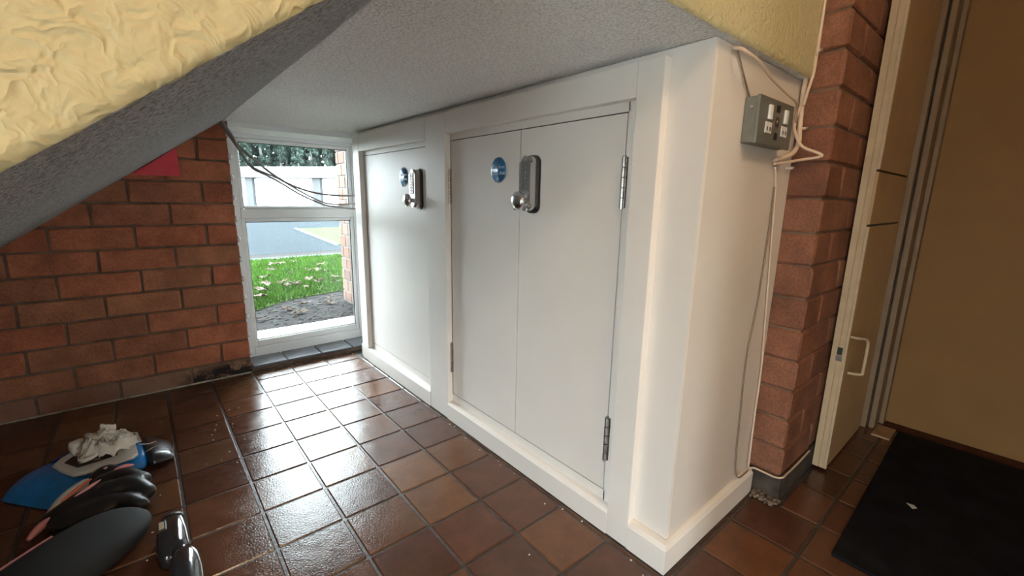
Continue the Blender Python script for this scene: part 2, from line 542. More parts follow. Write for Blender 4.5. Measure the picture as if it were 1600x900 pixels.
# narrow cut strip in front of the end skirting
for x0, x1 in ((2.09, 3.0), (3.0, 4.0), (4.0, 5.0)):
    add_tile(x0, x1, -11.0, -10.935)

# far end wall: mortar core with a window opening, bricks proud of it
wb = bmesh.new()
add_box(wb, (-13.3, 0.84, 0), (-0.99, 1.75, ZH))
add_box(wb, (-0.99, 0.84, 7.12), (2.85, 1.75, ZH))
add_box(wb, (2.85, 0.84, 0), (10.7, 1.75, ZH))
add_box(wb, (-0.99, 0.84, -0.3), (2.85, 1.75, 0.1))
wall_far = struct(obj('wall_far', fin(wb, 'wall_far'), 'mortar'))
k = 0
zc = [0.0, 0.47] + [0.47 + 0.557 * i for i in range(1, 14)]
for c in range(len(zc) - 1):
    z0, z1 = zc[c] + 0.02, zc[c + 1] - 0.025
    if c == 0: z0 = -0.01
    full = (c % 2 == 0)
    x1 = -0.97
    first = True
    while x1 > -11.5:
        L = 1.45 if (full and first) else (0.72 if first else 1.485)
        x0 = x1 - L
        # keep bricks below the stair soffit
        if z1 < far_z(x1) + 0.25 and z0 < far_z(x1) - 0.02:
            k += 1
            j = random.uniform(-0.012, 0.012)
            piece('brick', (x0 + 0.028, 0.80 + j, z0), (x1 - 0.012 if first else x1 - 0.02, 1.2 + j, z1), 'brick', wall_far, 0.022, k, 0.022)
        x1 = x0
        first = False

box('caulk_line', (-11, 0.755, -0.01), (-0.99, 0.80, 0.025), 'kerb_in', wall_far, 0.01)
# white head lining, window and tiled sill
head = struct(box('trim_1', (-0.985, 0.47, 6.90), (2.84, 2.0, 7.13), 'upvc', None, 0.012))
win = struct(empty('window_1', (0.95, 1.65, 0.2)))
def wpart(name, a, b, mat='upvc', bev=0.02):
    o = box(name, a, b, mat, None, bev)
    o.parent = win
    o.matrix_parent_inverse = Matrix.Translation(-Vector((0.95, 1.65, 0.2)) * U)
    return o
WY0, WY1 = 1.62, 2.02
wpart('frame_stile', (-0.985, WY0, 0.13), (-0.72, WY1, 6.92))
wpart('frame_stile', (2.62, WY0, 0.13), (2.84, WY1, 6.92))
wpart('frame_rail', (-0.72, WY0, 6.78), (2.62, WY1, 6.92))
wpart('frame_rail', (-0.72, WY0, 4.47), (2.62, WY1, 4.75))
wpart('frame_rail', (-0.72, WY0, 0.13), (2.62, WY1, 0.47))
for (z0, z1) in ((4.75, 6.78), (0.47, 4.47)):
    g0, g1 = z0 + (0.09 if z0 > 4 else 0.2), z1 - 0.11
    wpart('glazing_bead', (-0.72, WY0 + .06, z0), (-0.605, WY0 + .2, z1), bev=0.03)
    wpart('glazing_bead', (2.52, WY0 + .06, z0), (2.62, WY0 + .2, z1), bev=0.03)
    wpart('glazing_bead', (-0.605, WY0 + .06, z0), (2.52, WY0 + .2, g0), bev=0.03)
    wpart('glazing_bead', (-0.605, WY0 + .06, g1), (2.52, WY0 + .2, z1), bev=0.03)
    for a, b in (((-0.615, 0, g0), (-0.59, 0, g1)), ((2.5, 0, g0), (2.53, 0, g1)), ((-0.6, 0, g0 - .01), (2.52, 0, g0 + .018)), ((-0.6, 0, g1 - .018), (2.52, 0, g1 + .01))):
        wpart('gasket', (a[0], WY0 + .12, a[2]), (b[0], WY0 + .21, b[2]), 'gasket', 0)
    wpart('pane', (-0.66, WY0 + .205, z0 + .03), (2.57, WY0 + .225, z1 - .03), 'glass', 0)
# sealant blobs down the brick edge
for i in range(12):
    z = 0.6 + i * 0.557
    bm = bmesh.new()
    bmesh.ops.create_icosphere(bm, subdivisions=2, radius=0.5 * U)
    for v in bm.verts: v.co = Vector((v.co.x * 0.10, v.co.y * 0.08, v.co.z * random.uniform(.12, .2)))
    o = obj('sealant_blob', fin(bm, 'sealant_blob', True), 'upvc', win)
    o.location = Vector((-0.955 - 0.95, 0.80 - 1.65, z - 0.2)) * U

sill = struct(box('sill', (-0.985, 0.82, 0.08), (2.84, 1.64, 0.14), 'mortar'))
sill.name = 'trim_2'
for x0, x1 in ((-0.96, 0.0), (0.0, 1.0), (1.0, 2.0), (2.0, 2.7)):
    t = piece('tile', (x0 + .012, 0.70, 0.115), (x1 - .012, 1.62, 0.19), 'sill_tile', sill, 0.02)

# landing soffit (flat), stair soffit (sloped), yellow stair face
ceil = struct(box('ceiling', (-1.06, YF + 0.02, ZT), (5.1, 1.75, ZT + 0.3), 'artex'))
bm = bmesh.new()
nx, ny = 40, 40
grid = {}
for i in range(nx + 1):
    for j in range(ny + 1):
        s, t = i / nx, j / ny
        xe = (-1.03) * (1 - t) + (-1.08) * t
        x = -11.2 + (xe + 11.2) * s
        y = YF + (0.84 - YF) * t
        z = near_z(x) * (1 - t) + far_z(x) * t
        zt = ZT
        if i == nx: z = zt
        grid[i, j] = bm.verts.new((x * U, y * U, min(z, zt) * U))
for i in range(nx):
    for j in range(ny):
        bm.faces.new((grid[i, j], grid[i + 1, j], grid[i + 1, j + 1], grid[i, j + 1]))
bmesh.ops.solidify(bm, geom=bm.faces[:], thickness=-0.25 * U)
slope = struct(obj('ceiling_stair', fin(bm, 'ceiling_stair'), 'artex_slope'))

# yellow face: grid hanging from the hall ceiling, lower edge follows the stair, then the landing
bm = bmesh.new()
xs = [-11.3 + 0.35 * i for i in range(18)]            # -11.3 .. -5.35
xs += [-5.0 + 0.028 * i for i in range(150)]          # fine near the camera
xs += [-0.8 + 0.1 * i for i in range(59)] + [5.06]
prev = None
for x in xs:
    e = min(near_z(x), ZT - 0.015)
    wob = 0.014 * noise.noise(Vector((x * 5.5, 3.1, 0))) + 0.007 * noise.noise(Vector((x * 17, 9.1, 0)))
    col = []
    zlist = [0, .012, .03, .055] + [.085 + .028 * q for q in range(60)] + [2.2, 4, 8, 20]
    for dz in zlist:
        z = min(e + wob * max(0, 1 - dz * 2) + dz, ZH)
        q = Vector((x * 4.2, z * 4.2, 0.0))
        ws = noise.noise_vector(q * 0.7) * 0.8
        d = 0.007 * (1 - abs(noise.noise(q * 1.7 + ws * .5)) * 2.2) + 0.006 * (1 - abs(noise.noise(q * 3.4 + ws * .5)) * 2)
        fade = max(0.0, min(1.0, (4.0 - dz) / 2))
        lip = -0.03 * max(0, 1 - dz / .06) ** 2
        col.append(bm.verts.new((x * U, (YF - d * fade - lip) * U, z * U)))
    if prev:
        for a in range(len(col) - 1):
            try:
                bm.faces.new((prev[a], col[a], col[a + 1], prev[a + 1]))
            except Exception:
                pass
    prev = col
bmesh.ops.remove_doubles(bm, verts=bm.verts[:], dist=1e-6)
me = fin(bm, 'wall_stair', True)
wall_stair = struct(obj('wall_stair', me, 'yellow'))

# brick pier / wall beside the cupboard
core = bmesh.new()
add_box(core, (5.075, -11.305, 0), (10.7, 0.84, ZH))
wall_pier = struct(obj('wall_pier', fin(core, 'wall_pier'), 'mortar'))
zp = 0.49
c = 0
while zp < 10.5:
    z1 = zp + 0.532
    j = random.uniform(-.012, .012)
    if c % 2 == 0:
        spans = [(5.04, 6.50), (6.53, 7.9)]
    else:
        spans = [(5.04, 5.80), (5.83, 7.3)]
    for q, (a, b) in enumerate(spans):
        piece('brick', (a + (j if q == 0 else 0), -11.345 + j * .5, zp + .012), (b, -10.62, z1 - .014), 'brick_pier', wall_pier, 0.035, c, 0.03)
    zp = z1
    c += 1
pl = box('plinth', (5.06, -11.36, 0), (6.9, -10.6, 0.485), 'render_dark', wall_pier, 0.02)

wall_right = struct(box('wall_right', (10.42, -24, 0), (10.7, -11.3, ZH), 'tan_wall'))
base_right = struct(box('baseboard_right', (10.0, -15.95, 0), (10.42, -11.905, 0.03), 'skirt_tile', None, 0.008))
wl = bmesh.new()
add_box(wl, (-13.3, -24, 0), (-13.0, -19.2, ZH)); add_box(wl, (-13.3, -14.8, 0), (-13.0, 0.84, ZH))
add_box(wl, (-13.3, -19.2, 0), (-13.0, -14.8, 0.4)); add_box(wl, (-13.3, -19.2, 5.6), (-13.0, -14.8, ZH))
wall_left = struct(obj('wall_left', fin(wl, 'wall_left'), 'hall_wall'))
fill_win3 = struct(box('fill_window_3', (-13.2, -19.2, 0.4), (-13.17, -14.8, 5.6), 'glass'))  # unseen window added to the left wall for fill light
wr = bmesh.new()
add_box(wr, (-13.3, -24.3, 0), (-0.8, -24, ZH)); add_box(wr, (0.8, -24.3, 0), (10.7, -24, ZH))
add_box(wr, (-0.8, -24.3, 0), (0.8, -24, 0.3)); add_box(wr, (-0.8, -24.3, 5.1), (0.8, -24, ZH))
wall_rear = struct(obj('wall_rear', fin(wr, 'wall_rear'), 'hall_wall'))
fill_win2 = struct(box('fill_window_2', (-0.8, -24.2, 0.3), (0.8, -24.17, 5.1), 'glass'))  # unseen window added to the rear wall for fill light
wall_block = struct(box('wall_lamp_blocker', (1.9, -16.3, 0), (10.42, -16.0, ZH), 'hall_wall'))  # unseen wall added to keep lamp light off the right side
ceil_hall = struct(box('ceiling_hall', (-13.3, -24.3, ZH), (10.7, 1.75, ZH + .3), 'hall_ceiling'))

# ------------------------------------------------------------------ cupboard
XF, XP = 2.10, 2.245
cup = empty('cupboard', (2.25, -5.4, 0))
CO = Vector((2.25, -5.4, 0)) * U
def cpart(o):
    o.parent = cup
    o.matrix_parent_inverse = Matrix.Translation(-CO)
    return o
tag(cup, 'long white painted built-in cupboard with three doors under the stair landing', 'cupboard')
FT = 6.94
ZO0, ZO1 = 0.43, 6.51            # opening bottom and top
# carcass behind the frame
cpart(box('carcass', (XP + .06, -10.80, 0.0), (5.03, 0.04, ZT - 0.01), 'white'))
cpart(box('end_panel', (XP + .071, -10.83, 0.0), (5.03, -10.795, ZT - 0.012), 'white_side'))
def front_strip(y0, y1, z0, z1, name='backing_strip'):
    return cpart(box(name, (XP, y0, z0), (XP + .07, y1, z1), 'white'))
front_strip(-10.83, -9.70, 0.0, ZT - .012, 'corner_panel')
front_strip(-9.72, -0.02, FT - .3, ZT - .012)
front_strip(-9.72, -5.19, ZO0 - .05, 0.60)
front_strip(-9.72, -5.19, 6.385, ZO1 + .05)
front_strip(-4.36, -0.30, ZO0 - .05, 0.605)
front_strip(-4.36, -0.30, 6.345, ZO1 + .05)
# face frame
def stile(y0, y1, z0=0.0, z1=FT):
    return cpart(box('frame_stile', (XF, y0, z0), (XP + .001, y1, z1), 'white', None, 0.014))
def rail(y0, y1, z0, z1):
    return cpart(box('frame_rail', (XF + .002, y0, z0), (XP + .001, y1, z1), 'white', None, 0.014))
stile(-10.29, -9.90)
stile(-5.19, -4.357)
stile(-0.42, 0.05, 0.0)
rail(-9.90, -5.19, ZO1, FT)
rail(-4.357, -0.42, ZO1 - .05, FT)
def bottom_rail(y0, y1, top):
    pts = [(XF - .012, 0.0), (XF - .012, top - .06), (XF + .02, top - .015), (XF + .06, top), (XP + .001, top), (XP + .001, 0.0)]
    bm = bmesh.new()
    lo = [bm.verts.new((p[0] * U, y0 * U, p[1] * U)) for p in pts]
    hi = [bm.verts.new((p[0] * U, y1 * U, p[1] * U)) for p in pts]
    bm.faces.new(lo); bm.faces.new(hi[::-1])
    for i in range(len(pts)):
        bm.faces.new((lo[i], lo[(i + 1) % len(pts)], hi[(i + 1) % len(pts)], hi[i]))
    return cpart(obj('bottom_rail', fin(bm, 'bottom_rail'), 'white'))
bottom_rail(-9.90, -5.19, ZO0)
bottom_rail(-4.357, -0.42, ZO0)
# skirting that turns the near corner
def skirt(name, path, top, t):
    """path: list of (outer xy, inner xy) pairs"""
    prof = [(0, 0.0), (0, top - .075), (.35, top - .02), (.75, top), (1, top), (1, 0.0)]
    bm = bmesh.new(); rings = []
    for (ox, oy), (ix, iy) in path:
        rings.append([bm.verts.new(((ox + (ix - ox) * s) * U, (oy + (iy - oy) * s) * U, z * U)) for s, z in prof])
    for a, b in zip(rings, rings[1:]):
        for i in range(len(prof)):
            bm.faces.new((a[i], a[(i + 1) % len(prof)], b[(i + 1) % len(prof)], b[i]))
    bm.faces.new(rings[0]); bm.faces.new(rings[-1][::-1])
    return cpart(obj(name, fin(bm, name), 'white'))
skirt('skirting', [((XF - .005, -10.292), (XP + .001, -10.292)), ((XF - .005, -10.925), (XP + .001, -10.83)), ((5.02, -10.925), (5.02, -10.83))], 0.455, 0)
cpart(box('skirting_end', (XF + .03, 0.05, 0), (2.3, 0.22, 0.42), 'white', None, 0.02))

def hinge(door, y, z0, z1):
    """butt hinge: knuckle column with visible segments plus leaf"""
    x = XP - .03
    bm = bmesh.new()
    h = (z1 - z0)
    for q in range(5):
        a = z0 + h * q / 5 + .006; b = z0 + h * (q + 1) / 5 - .006
        tube_bm(bm, [(x, y, a), (x, y, b)], 0.035, 10, False)
    for zz, r in ((z0 - .015, .026), (z1 + .0, .026)):
        tube_bm(bm, [(x, y, zz), (x, y, zz + .02)], r, 10, False)
    add_box(bm, (XP - .006, y - .05, z0), (XP + .01, y + .05, z1))
    return obj('hinge', fin(bm, 'hinge'), 'steel', door)

def sub(o, door):
    o.parent = door
    return o

def door_part(y0, y1, z0, z1, label):
    d = cpart(box('door', (XP - .004, y0, z0), (XP + .055, y1, z1), 'white', None, 0.008))
    d['label'] = label
    return d
def gap_strip(y0, y1, z0, z1):
    return cpart(box('shadow_gap', (XP + .04, y0, z0), (XP + .061, y1, z1), 'gasket'))
for a in ((-9.74, -5.17, 6.36, 6.40), (-9.74, -5.17, .57, .615), (-9.74, -9.66, .6, 6.4), (-5.215, -5.17, .6, 6.4), (-7.50, -7.46, .6, 6.4),
          (-4.37, -0.30, 6.32, 6.36), (-4.37, -0.3, .58, .62), (-0.33, -0.29, .6, 6.35), (-4.38, -4.33, .6, 6.35)):
    gap_strip(*a)

door_r = door_part(-9.68, -7.493, 0.615, 6.368, 'right leaf of the double doors carrying a silver keypad lock')
door_m = door_part(-7.472, -5.212, 0.615, 6.368, 'left leaf of the double doors with a blue round sticker')
door_l = door_part(-4.35, -0.327, 0.622, 6.328, 'narrow far single door with keypad lock and sticker')
hinge(door_r, -9.70, 5.095, 5.79); hinge(door_r, -9.70, 1.15, 1.875)
hinge(door_m, -5.18, 5.08, 5.785); hinge(door_m, -5.18, 1.165, 1.87)
hinge(door_l, -0.32, 5.02, 5.70); hinge(door_l, -0.32, 1.16, 1.895)

def text_mesh(name, body, size):
    cu = bpy.data.curves.new(name, 'FONT')
    cu.body = body; cu.size = size * U; cu.align_x = 'CENTER'; cu.align_y = 'CENTER'; cu.extrude = 0.0004
    cu.resolution_u = 2
    t = bpy.data.objects.new(name, cu)
    COL.objects.link(t)
    dg = bpy.context.evaluated_depsgraph_get()
    me = bpy.data.meshes.new_from_object(t.evaluated_get(dg))
    bpy.data.objects.remove(t, do_unlink=True)
    return me
FACE = Matrix(((0, 0, -1), (-1, 0, 0), (0, 1, 0))).to_4x4()     # local x -> -y, local y -> +z, local z -> -x
def sticker(door, y, z, r=0.235, ring=0.022):
    s = XP - .004
    sub(lathe('sticker_rim', [(r, 0), (r, .006)], 'sticker_white', None, (s, y, z), (-1, 0, 0), 40), door)
    sub(lathe('sticker', [(r - ring, .004), (r - ring, .009)], 'sticker_blue', None, (s, y, z), (-1, 0, 0), 40), door)
    for body, dz in (('Fire door', 0.055), ('keep shut', -0.055)):
        me = text_mesh('sticker_lettering', body, 0.098)
        me.materials.clear(); me.materials.append(M['print_white'])
        me.transform(Matrix.Translation(Vector((s - .011, y, z + dz)) * U) @ FACE)
        sub(obj('sticker_lettering', me), door)
sticker(door_m, -6.87, 5.715, 0.238, 0.012)
sticker(door_l, -2.985, 5.68, 0.245, 0.03)

def keypad_lock(door, y, z0, z1):
    s = XP - .004
    zc_ = (z0 + z1) / 2; h = z1 - z0
    sub(prism('lock_backplate', rounded(y, zc_, 0.345, h, 0.13), s, s - .045, 'black_plastic', None, 0.01, 'yz'), door)
    sub(prism('lock_case', rounded(y + .012, zc_ + .01, 0.285, h - .06, 0.11), s - .03, s - .20, 'chrome', None, 0.045, 'yz'), door)
    f = s - .20
    sub(prism('lock_keypad', rounded(y + .01, zc_ + .13, 0.20, h * .52, 0.03), f + .01, f - .004, 'box_metal', None, 0.0, 'yz'), door)
    bm = bmesh.new()
    for r in range(7):
        for cc in (-1, 1):
            yy, zz = y + .01 + cc * .045, zc_ + .13 + (r - 3) * .066
            tube_bm(bm, [(f, yy, zz), (f - .022, yy, zz)], 0.022, 10, False)
    sub(obj('lock_button', fin(bm, 'lock_button'), 'chrome'), door)
    zk = z0 + .21
    sub(lathe('lock_knob', [(.05, -.02), (.05, .06), (.10, .075), (.148, .10), (.155, .13), (.148, .165), (.12, .19), (.06, .205), (.0, .208)], 'chrome', None, (f, y + .012, zk), (-1, 0, 0), 28), door)
keypad_lock(door_r, -7.84, 4.955, 5.92)
keypad_lock(door_l, -3.80, 4.90, 5.85)
sub(box('latch_keep', (XP - .09, -7.475, 5.00), (XP - .003, -7.415, 5.23), 'black_plastic', None, 0.012), door_m)

# ------------------------------------------------------------------ metal socket on the cupboard end
sk = empty('socket_outlet', (3.7, -10.83, 6.2))
tag(sk, 'grey metal double socket outlet screwed to the white cupboard end', 'socket')
def spart(o):
    o.parent = sk; o.matrix_parent_inverse = Matrix.Translation(-Vector((3.7, -10.83, 6.2)) * U); return o
sx0, sx1, sz0, sz1, sy0, sy1 = 3.13, 4.27, 5.96, 6.53, -10.832, -11.03
spart(box('back_box', (sx0, sy0, sz0), (sx1, sy1 + .045, sz1), 'box_metal', None, 0.02))
spart(box('face_plate', (sx0 - .012, sy1 + .05, sz0 - .012), (sx1 + .012, sy1, sz1 + .012), 'box_metal', None, 0.018))
for cx in (3.44, 3.98):
    o = spart(box('rocker_switch', (cx - .05, sy1 + .003, 6.27), (cx + .05, sy1 - .03, 6.45), 'upvc', None, 0.012))
    o = spart(box('switch_surround', (cx - .10, sy1 + .003, 6.10), (cx + .10, sy1 - .012, 6.24), 'upvc', None, 0.008))
    for dx in (-.045, .045):
        spart(box('pin_slot', (cx + dx - .016, sy1, 6.13), (cx + dx + .016, sy1 - .0135, 6.18), 'gasket'))
for dz, mt in ((6.43, 'gasket'), (6.08, 'gasket')):
    spart(box('pin_slot', (3.66, sy1, dz - .045), (3.76, sy1 - .008, dz + .045), mt, None, 0.01))
spart(box('label_plate', (3.64, sy1 + .002, 6.2), (3.78, sy1 - .01, 6.33), 'steel', None, 0.01))
spart(lathe('screw_head', [(.022, 0), (.022, .012), (.012, .016)], 'steel', None, (sx0 - .011, -10.93, 6.40), (-1, 0, 0), 12))
spart(lathe('screw_head', [(.03, 0), (.03, .012), (.015, .018)], 'steel', None, (3.71, sy1, 6.265), (0, -1, 0), 12))

# ------------------------------------------------------------------ cables
def cable(name, pts, r, mat, label, group=None):
    o = tube(name, pts, r, mat)
    tag(o, label, 'cable', group)
    return o
cable('cable', [(-1.15, .35, 7.0), (-.96, .35, 6.68), (-.78, .35, 6.40), (-.43, .35, 6.06), (.01, .35, 5.69), (.45, .35, 5.44), (1.01, .35, 5.26), (1.61, .35, 5.19), (2.13, .35, 5.19), (2.24, .3, 5.19)], 0.028, 'cable_grey', 'grey cable drooping across the window, highest of the three strands')
cable('cable', [(-1.17, .43, 6.98), (-.97, .43, 6.65), (-.79, .42, 6.34), (-.52, .38, 5.92), (-.17, .38, 5.74), (.12, .38, 5.61), (.69, .38, 5.26), (1.25, .38, 4.98), (1.69, .38, 4.92), (2.15, .38, 4.94), (2.24, .38, 4.95)], 0.023, 'cable_grey', 'grey cable drooping across the window, middle of the three strands')
cable('cable', [(-1.13, .27, 7.0), (-.94, .27, 6.68), (-.82, .28, 6.37), (-.57, .32, 5.90), (-.19, .32, 5.69), (.11, .32, 5.52), (.67, .32, 5.17), (1.31, .32, 4.9), (1.84, .32, 4.82), (2.14, .32, 4.79), (2.24, .32, 4.79)], 0.023, 'cable_grey', 'grey cable drooping across the window, lowest of the three strands')
cable('cable', [(4.95, -10.92, 16.3), (4.95, -10.92, 8.11), (4.95, -10.92, 7.69), (4.95, -10.90, 7.25), (4.95, -10.89, 6.81), (4.95, -10.91, 6.34), (4.95, -10.92, 6.11), (4.76, -10.92, 5.95), (4.43, -10.9, 5.86), (4.24, -10.87, 5.82)], 0.036, 'cable', 'thick cream cable running down the brick pier behind the socket')
cable('cable', [(4.955, -11.0, 16.3), (4.955, -11.0, 8.1), (4.955, -10.99, 7.59), (4.955, -10.99, 7.15), (4.9, -10.965, 6.88), (4.88, -10.94, 6.66)], 0.022, 'cable', 'thin cream cable beside the thick one high on the brick pier')
cable('cable', [(4.88, -10.90, 6.64), (4.84, -10.87, 6.43), (4.85, -10.88, 6.29), (4.86, -10.97, 6.10), (4.88, -11.06, 6.02), (4.92, -11.25, 5.93), (4.92, -11.23, 5.89), (4.88, -11.02, 5.86), (4.52, -10.93, 5.80), (4.25, -10.87, 5.77)], 0.022, 'cable', 'cream cable looping out to a point beside the socket')
cable('cable', [(4.30, -10.87, 5.72), (4.44, -10.86, 5.46), (4.62, -10.86, 4.38), (4.78, -10.86, 3.29), (4.90, -10.86, 2.36), (4.90, -10.86, 1.52), (4.88, -10.88, 0.72), (4.90, -10.88, 0.52), (4.99, -10.95, 0.50), (5.01, -11.12, 0.49), (5.01, -11.28, 0.49), (5.03, -11.385, 0.53), (5.2, -11.39, 0.52), (5.74, -11.39, 0.50), (6.43, -11.39, 0.51)], 0.017, 'cable', 'thin cream cable trailing down the cupboard end and round the pier foot')
cable('cable', [(4.42, -10.855, 5.44), (4.43, -10.852, 4.59), (4.36, -10.852, 3.57), (4.22, -10.852, 2.74), (4.28, -10.852, 1.71), (4.33, -10.86, 0.8), (4.47, -10.88, 0.5), (4.78, -10.89, 0.475), (4.85, -10.89, 0.48)], 0.013, 'cable_dull', 'dull thin cable bowing down the white cupboard end')
cable('cable', [(2.6, -10.86, 6.99), (2.57, -10.97, 6.95), (2.6, -11.02, 6.91), (2.87, -11.06, 6.85), (3.3, -11.06, 6.74), (3.77, -11.08, 6.64), (4.17, -11.08, 6.575), (4.45, -11.0, 6.52), (4.7, -10.93, 6.40)], 0.02, 'cable', 'cream cable slung from the soffit edge across the socket top')
cable('cable', [(2.73, -10.855, 6.99), (2.95, -10.855, 6.77), (3.2, -10.855, 6.535)], 0.011, 'cable_dull', 'short thin dark cable dropping straight into the socket top')
for loc, lab in (((4.99, -10.99, 7.42), 'upper cable clip on the brick pier'), ((4.99, -10.95, 6.33), 'lower cable clip on the brick pier beside the socket'), ((4.86, -10.88, 5.74), 'pale cable clip below the looped cables')):
    e = empty('cable_clip', loc)
    tag(e, lab, 'cable clip', 'cable clips')
    b1 = box('clip_body', (-.05, -.055, -.02), (.045, .05, .02), 'cable', e, 0.012)
    lathe('clip_nail', [(.022, 0), (.022, .02), (.012, .03)], 'steel', e, (-.03, -.05, 0), (-.3, -1, 0), 10)

# ------------------------------------------------------------------ red board on the brick wall, tucked under the stair
tag(prism('red_board', [(-2.10, 5.60), (-2.115, 6.29), (-3.02, 5.63), (-3.02, 5.60)], 0.64, 0.775, 'red', None, 0.0, 'xz'),
    'bright red board on the brick wall tucked under the stair', 'board')

# ------------------------------------------------------------------ open door, jamb and threshold
dr = struct(empty('door_1', (8.1, -11.5, 0)))
def dpart(o):
    o.parent = dr; o.matrix_parent_inverse = Matrix.Translation(-Vector((8.1, -11.5, 0)) * U); return o
DX0, DX1, DY0, DY1, DZ = 6.80, 9.62, -11.38, -11.60, 14.6
dpart(box('door_leaf', (DX0 + .02, DY0, 0.06), (DX1, DY1 + .03, DZ), 'door_paint'))
gz0, gz1 = 4.84, 5.78
for nm, z0, z1 in (('lower_panel', 0.06, gz0 - .02), ('middle_panel', gz0 + .02, gz1 - .02), ('upper_panel', gz1 + .02, DZ)):
    mid = nm == 'middle_panel'
    dpart(box(nm, (DX0 + (.0 if mid else .05), DY1 + .035, z0), (DX1 - .3, DY1 - (.015 if mid else 0), z1), 'door_paint', None, 0.006))
    if not mid:
        dpart(box('edge_bead', (DX0 + .0, DY1 + .03, z0), (DX0 + .06, DY1 - .02, z1), 'door_edge', None, 0.012))
for ga in (gz0, gz1):
    dpart(box('panel_gap', (DX0 + .02, DY1 + .032, ga - .02), (DX1 - .3, DY1 + .012, ga + .02), 'gasket'))
dpart(box('edge_lipping', (DX0, DY0, 0.06), (DX0 + .03, DY1 + .12, DZ), 'door_edge', None, 0.006))
dpart(box('edge_lipping', (DX0 + .008, DY1 + .11, 0.06), (DX0 + .03, DY1 + .03, DZ), 'door_edge', None, 0.006))
dpart(box('latch_hole', (DX0 - .003, DY1 + .13, 2.42), (DX0 + .01, DY1 + .05, 2.56), 'gasket'))
dpart(box('latch_plate', (DX0 - .004, DY1 + .14, 2.30), (DX0 + .01, DY1 + .04, 2.40), 'steel'))
dpart(tube('pull_handle', [(7.0, DY1 + .03, 2.76), (7.0, DY1 - .12, 2.755), (7.15, DY1 - .2, 2.73), (7.28, DY1 - .22, 2.6), (7.28, DY1 - .22, 2.1), (7.26, DY1 - .2, 2.0), (7.26, DY1 + .03, 1.97)], 0.028, 'door_edge', None, 8))
fr = struct(empty('trim_3', (10.1, -11.6, 0)))
def fpart(o):
    o.parent = fr; o.matrix_parent_inverse = Matrix.Translation(-Vector((10.1, -11.6, 0)) * U); return o
fpart(box('door_stop', (9.64, -11.32, 0), (10.41, -11.665, ZH - .1), 'jamb_paint', None, 0.02))
fpart(box('door_jamb', (9.72, -11.70, 0), (10.41, -11.81, ZH - .1), 'jamb_paint', None, 0.02))
fpart(box('jamb_groove', (9.80, -11.66, 0), (10.41, -11.705, ZH - .1), 'render_dark'))
fpart(box('architrave', (10.16, -11.81, 0), (10.415, -11.9, ZH - .1), 'jamb_paint', None, 0.025))
tag(box('threshold_strip', (9.32, -12.17, 0.004), (9.99, -11.83, 0.05), 'wood_strip', None, 0.012), 'pale worn wooden threshold strip at the foot of the door jamb', 'threshold')

# ------------------------------------------------------------------ mat, scrap of paper, rubble and chips
bm = bmesh.new()
add_box(bm, (4.40, -15.9, 0.004), (9.97, -12.33, 0.055), 0.02)
for v in bm.verts:
    x, y = v.co.x / U, v.co.y / U
    v.co.y += (0.12 * (x - 4.4) / 5.57) * U if y > -13 else 0
tag(obj('door_mat', fin(bm, 'door_mat'), 'mat_rubber'), 'large black rubber-backed door mat on the dark tiles by the tan wall', 'mat')
tag(prism('paper_scrap', [(6.66, -12.93), (6.78, -12.83), (6.80, -12.93), (6.74, -12.98)], 0.057, 0.063, 'sticker_white'), 'tiny white scrap of paper lying on the black mat', 'paper')

def blob(bm, c, s, seed, sub_=2, amp=.35):
    r = bmesh.ops.create_icosphere(bm, subdivisions=sub_, radius=1.0)
    for v in r['verts']:
        d = 1 + amp * noise.noise(v.co * 1.7 + Vector((seed * 3.7, seed * 1.3, 0)))
        v.co = Vector(((c[0] + v.co.x * s[0] * d) * U, (c[1] + v.co.y * s[1] * d) * U, max(0.0, (c[2] + v.co.z * s[2] * d)) * U))
bm = bmesh.new()
rnd = random.Random(5)
for i in range(60):
    t = rnd.random()
    blob(bm, (4.98 + rnd.uniform(-.12, .1), -10.98 - .40 * t, .02 + .05 * rnd.random()), (.015 + .04 * rnd.random(), .015 + .035 * rnd.random(), .01 + .035 * rnd.random()), i, 1)
tag(obj('mortar_rubble', fin(bm, 'mortar_rubble'), 'rubble'), 'crumbled mortar debris at the foot of the brick pier', 'rubble', None, 'stuff')
bm = bmesh.new()
for i in range(60):
    x = rnd.uniform(-.9, 2.0)
    blob(bm, (x, 0.66 + rnd.uniform(-.06, .1), .005), (.02 + .05 * rnd.random(), .015 + .02 * rnd.random(), .01 + .03 * rnd.random()), i, 1)
tag(obj('sill_debris', fin(bm, 'sill_debris'), 'rubble'), 'dusty debris along the floor below the tiled window sill', 'rubble', None, 'stuff')
bm = bmesh.new()
for i in range(46):
    if i < 14: c = (rnd.uniform(1.80, 2.03), rnd.uniform(-10.9, -5), .004)
    elif i < 30: c = (rnd.uniform(-2.4, -1.6), rnd.uniform(-4.5, -1.2), .004)
    else: c = (rnd.uniform(-4, 2), rnd.uniform(-9.5, -1), .004)
    blob(bm, c, (.008 + .013 * rnd.random(), .008 + .013 * rnd.random(), .006), i, 1)
tag(obj('paint_chips', fin(bm, 'paint_chips'), 'speck'), 'tiny white paint chips scattered over the brown floor tiles', 'debris', None, 'stuff')

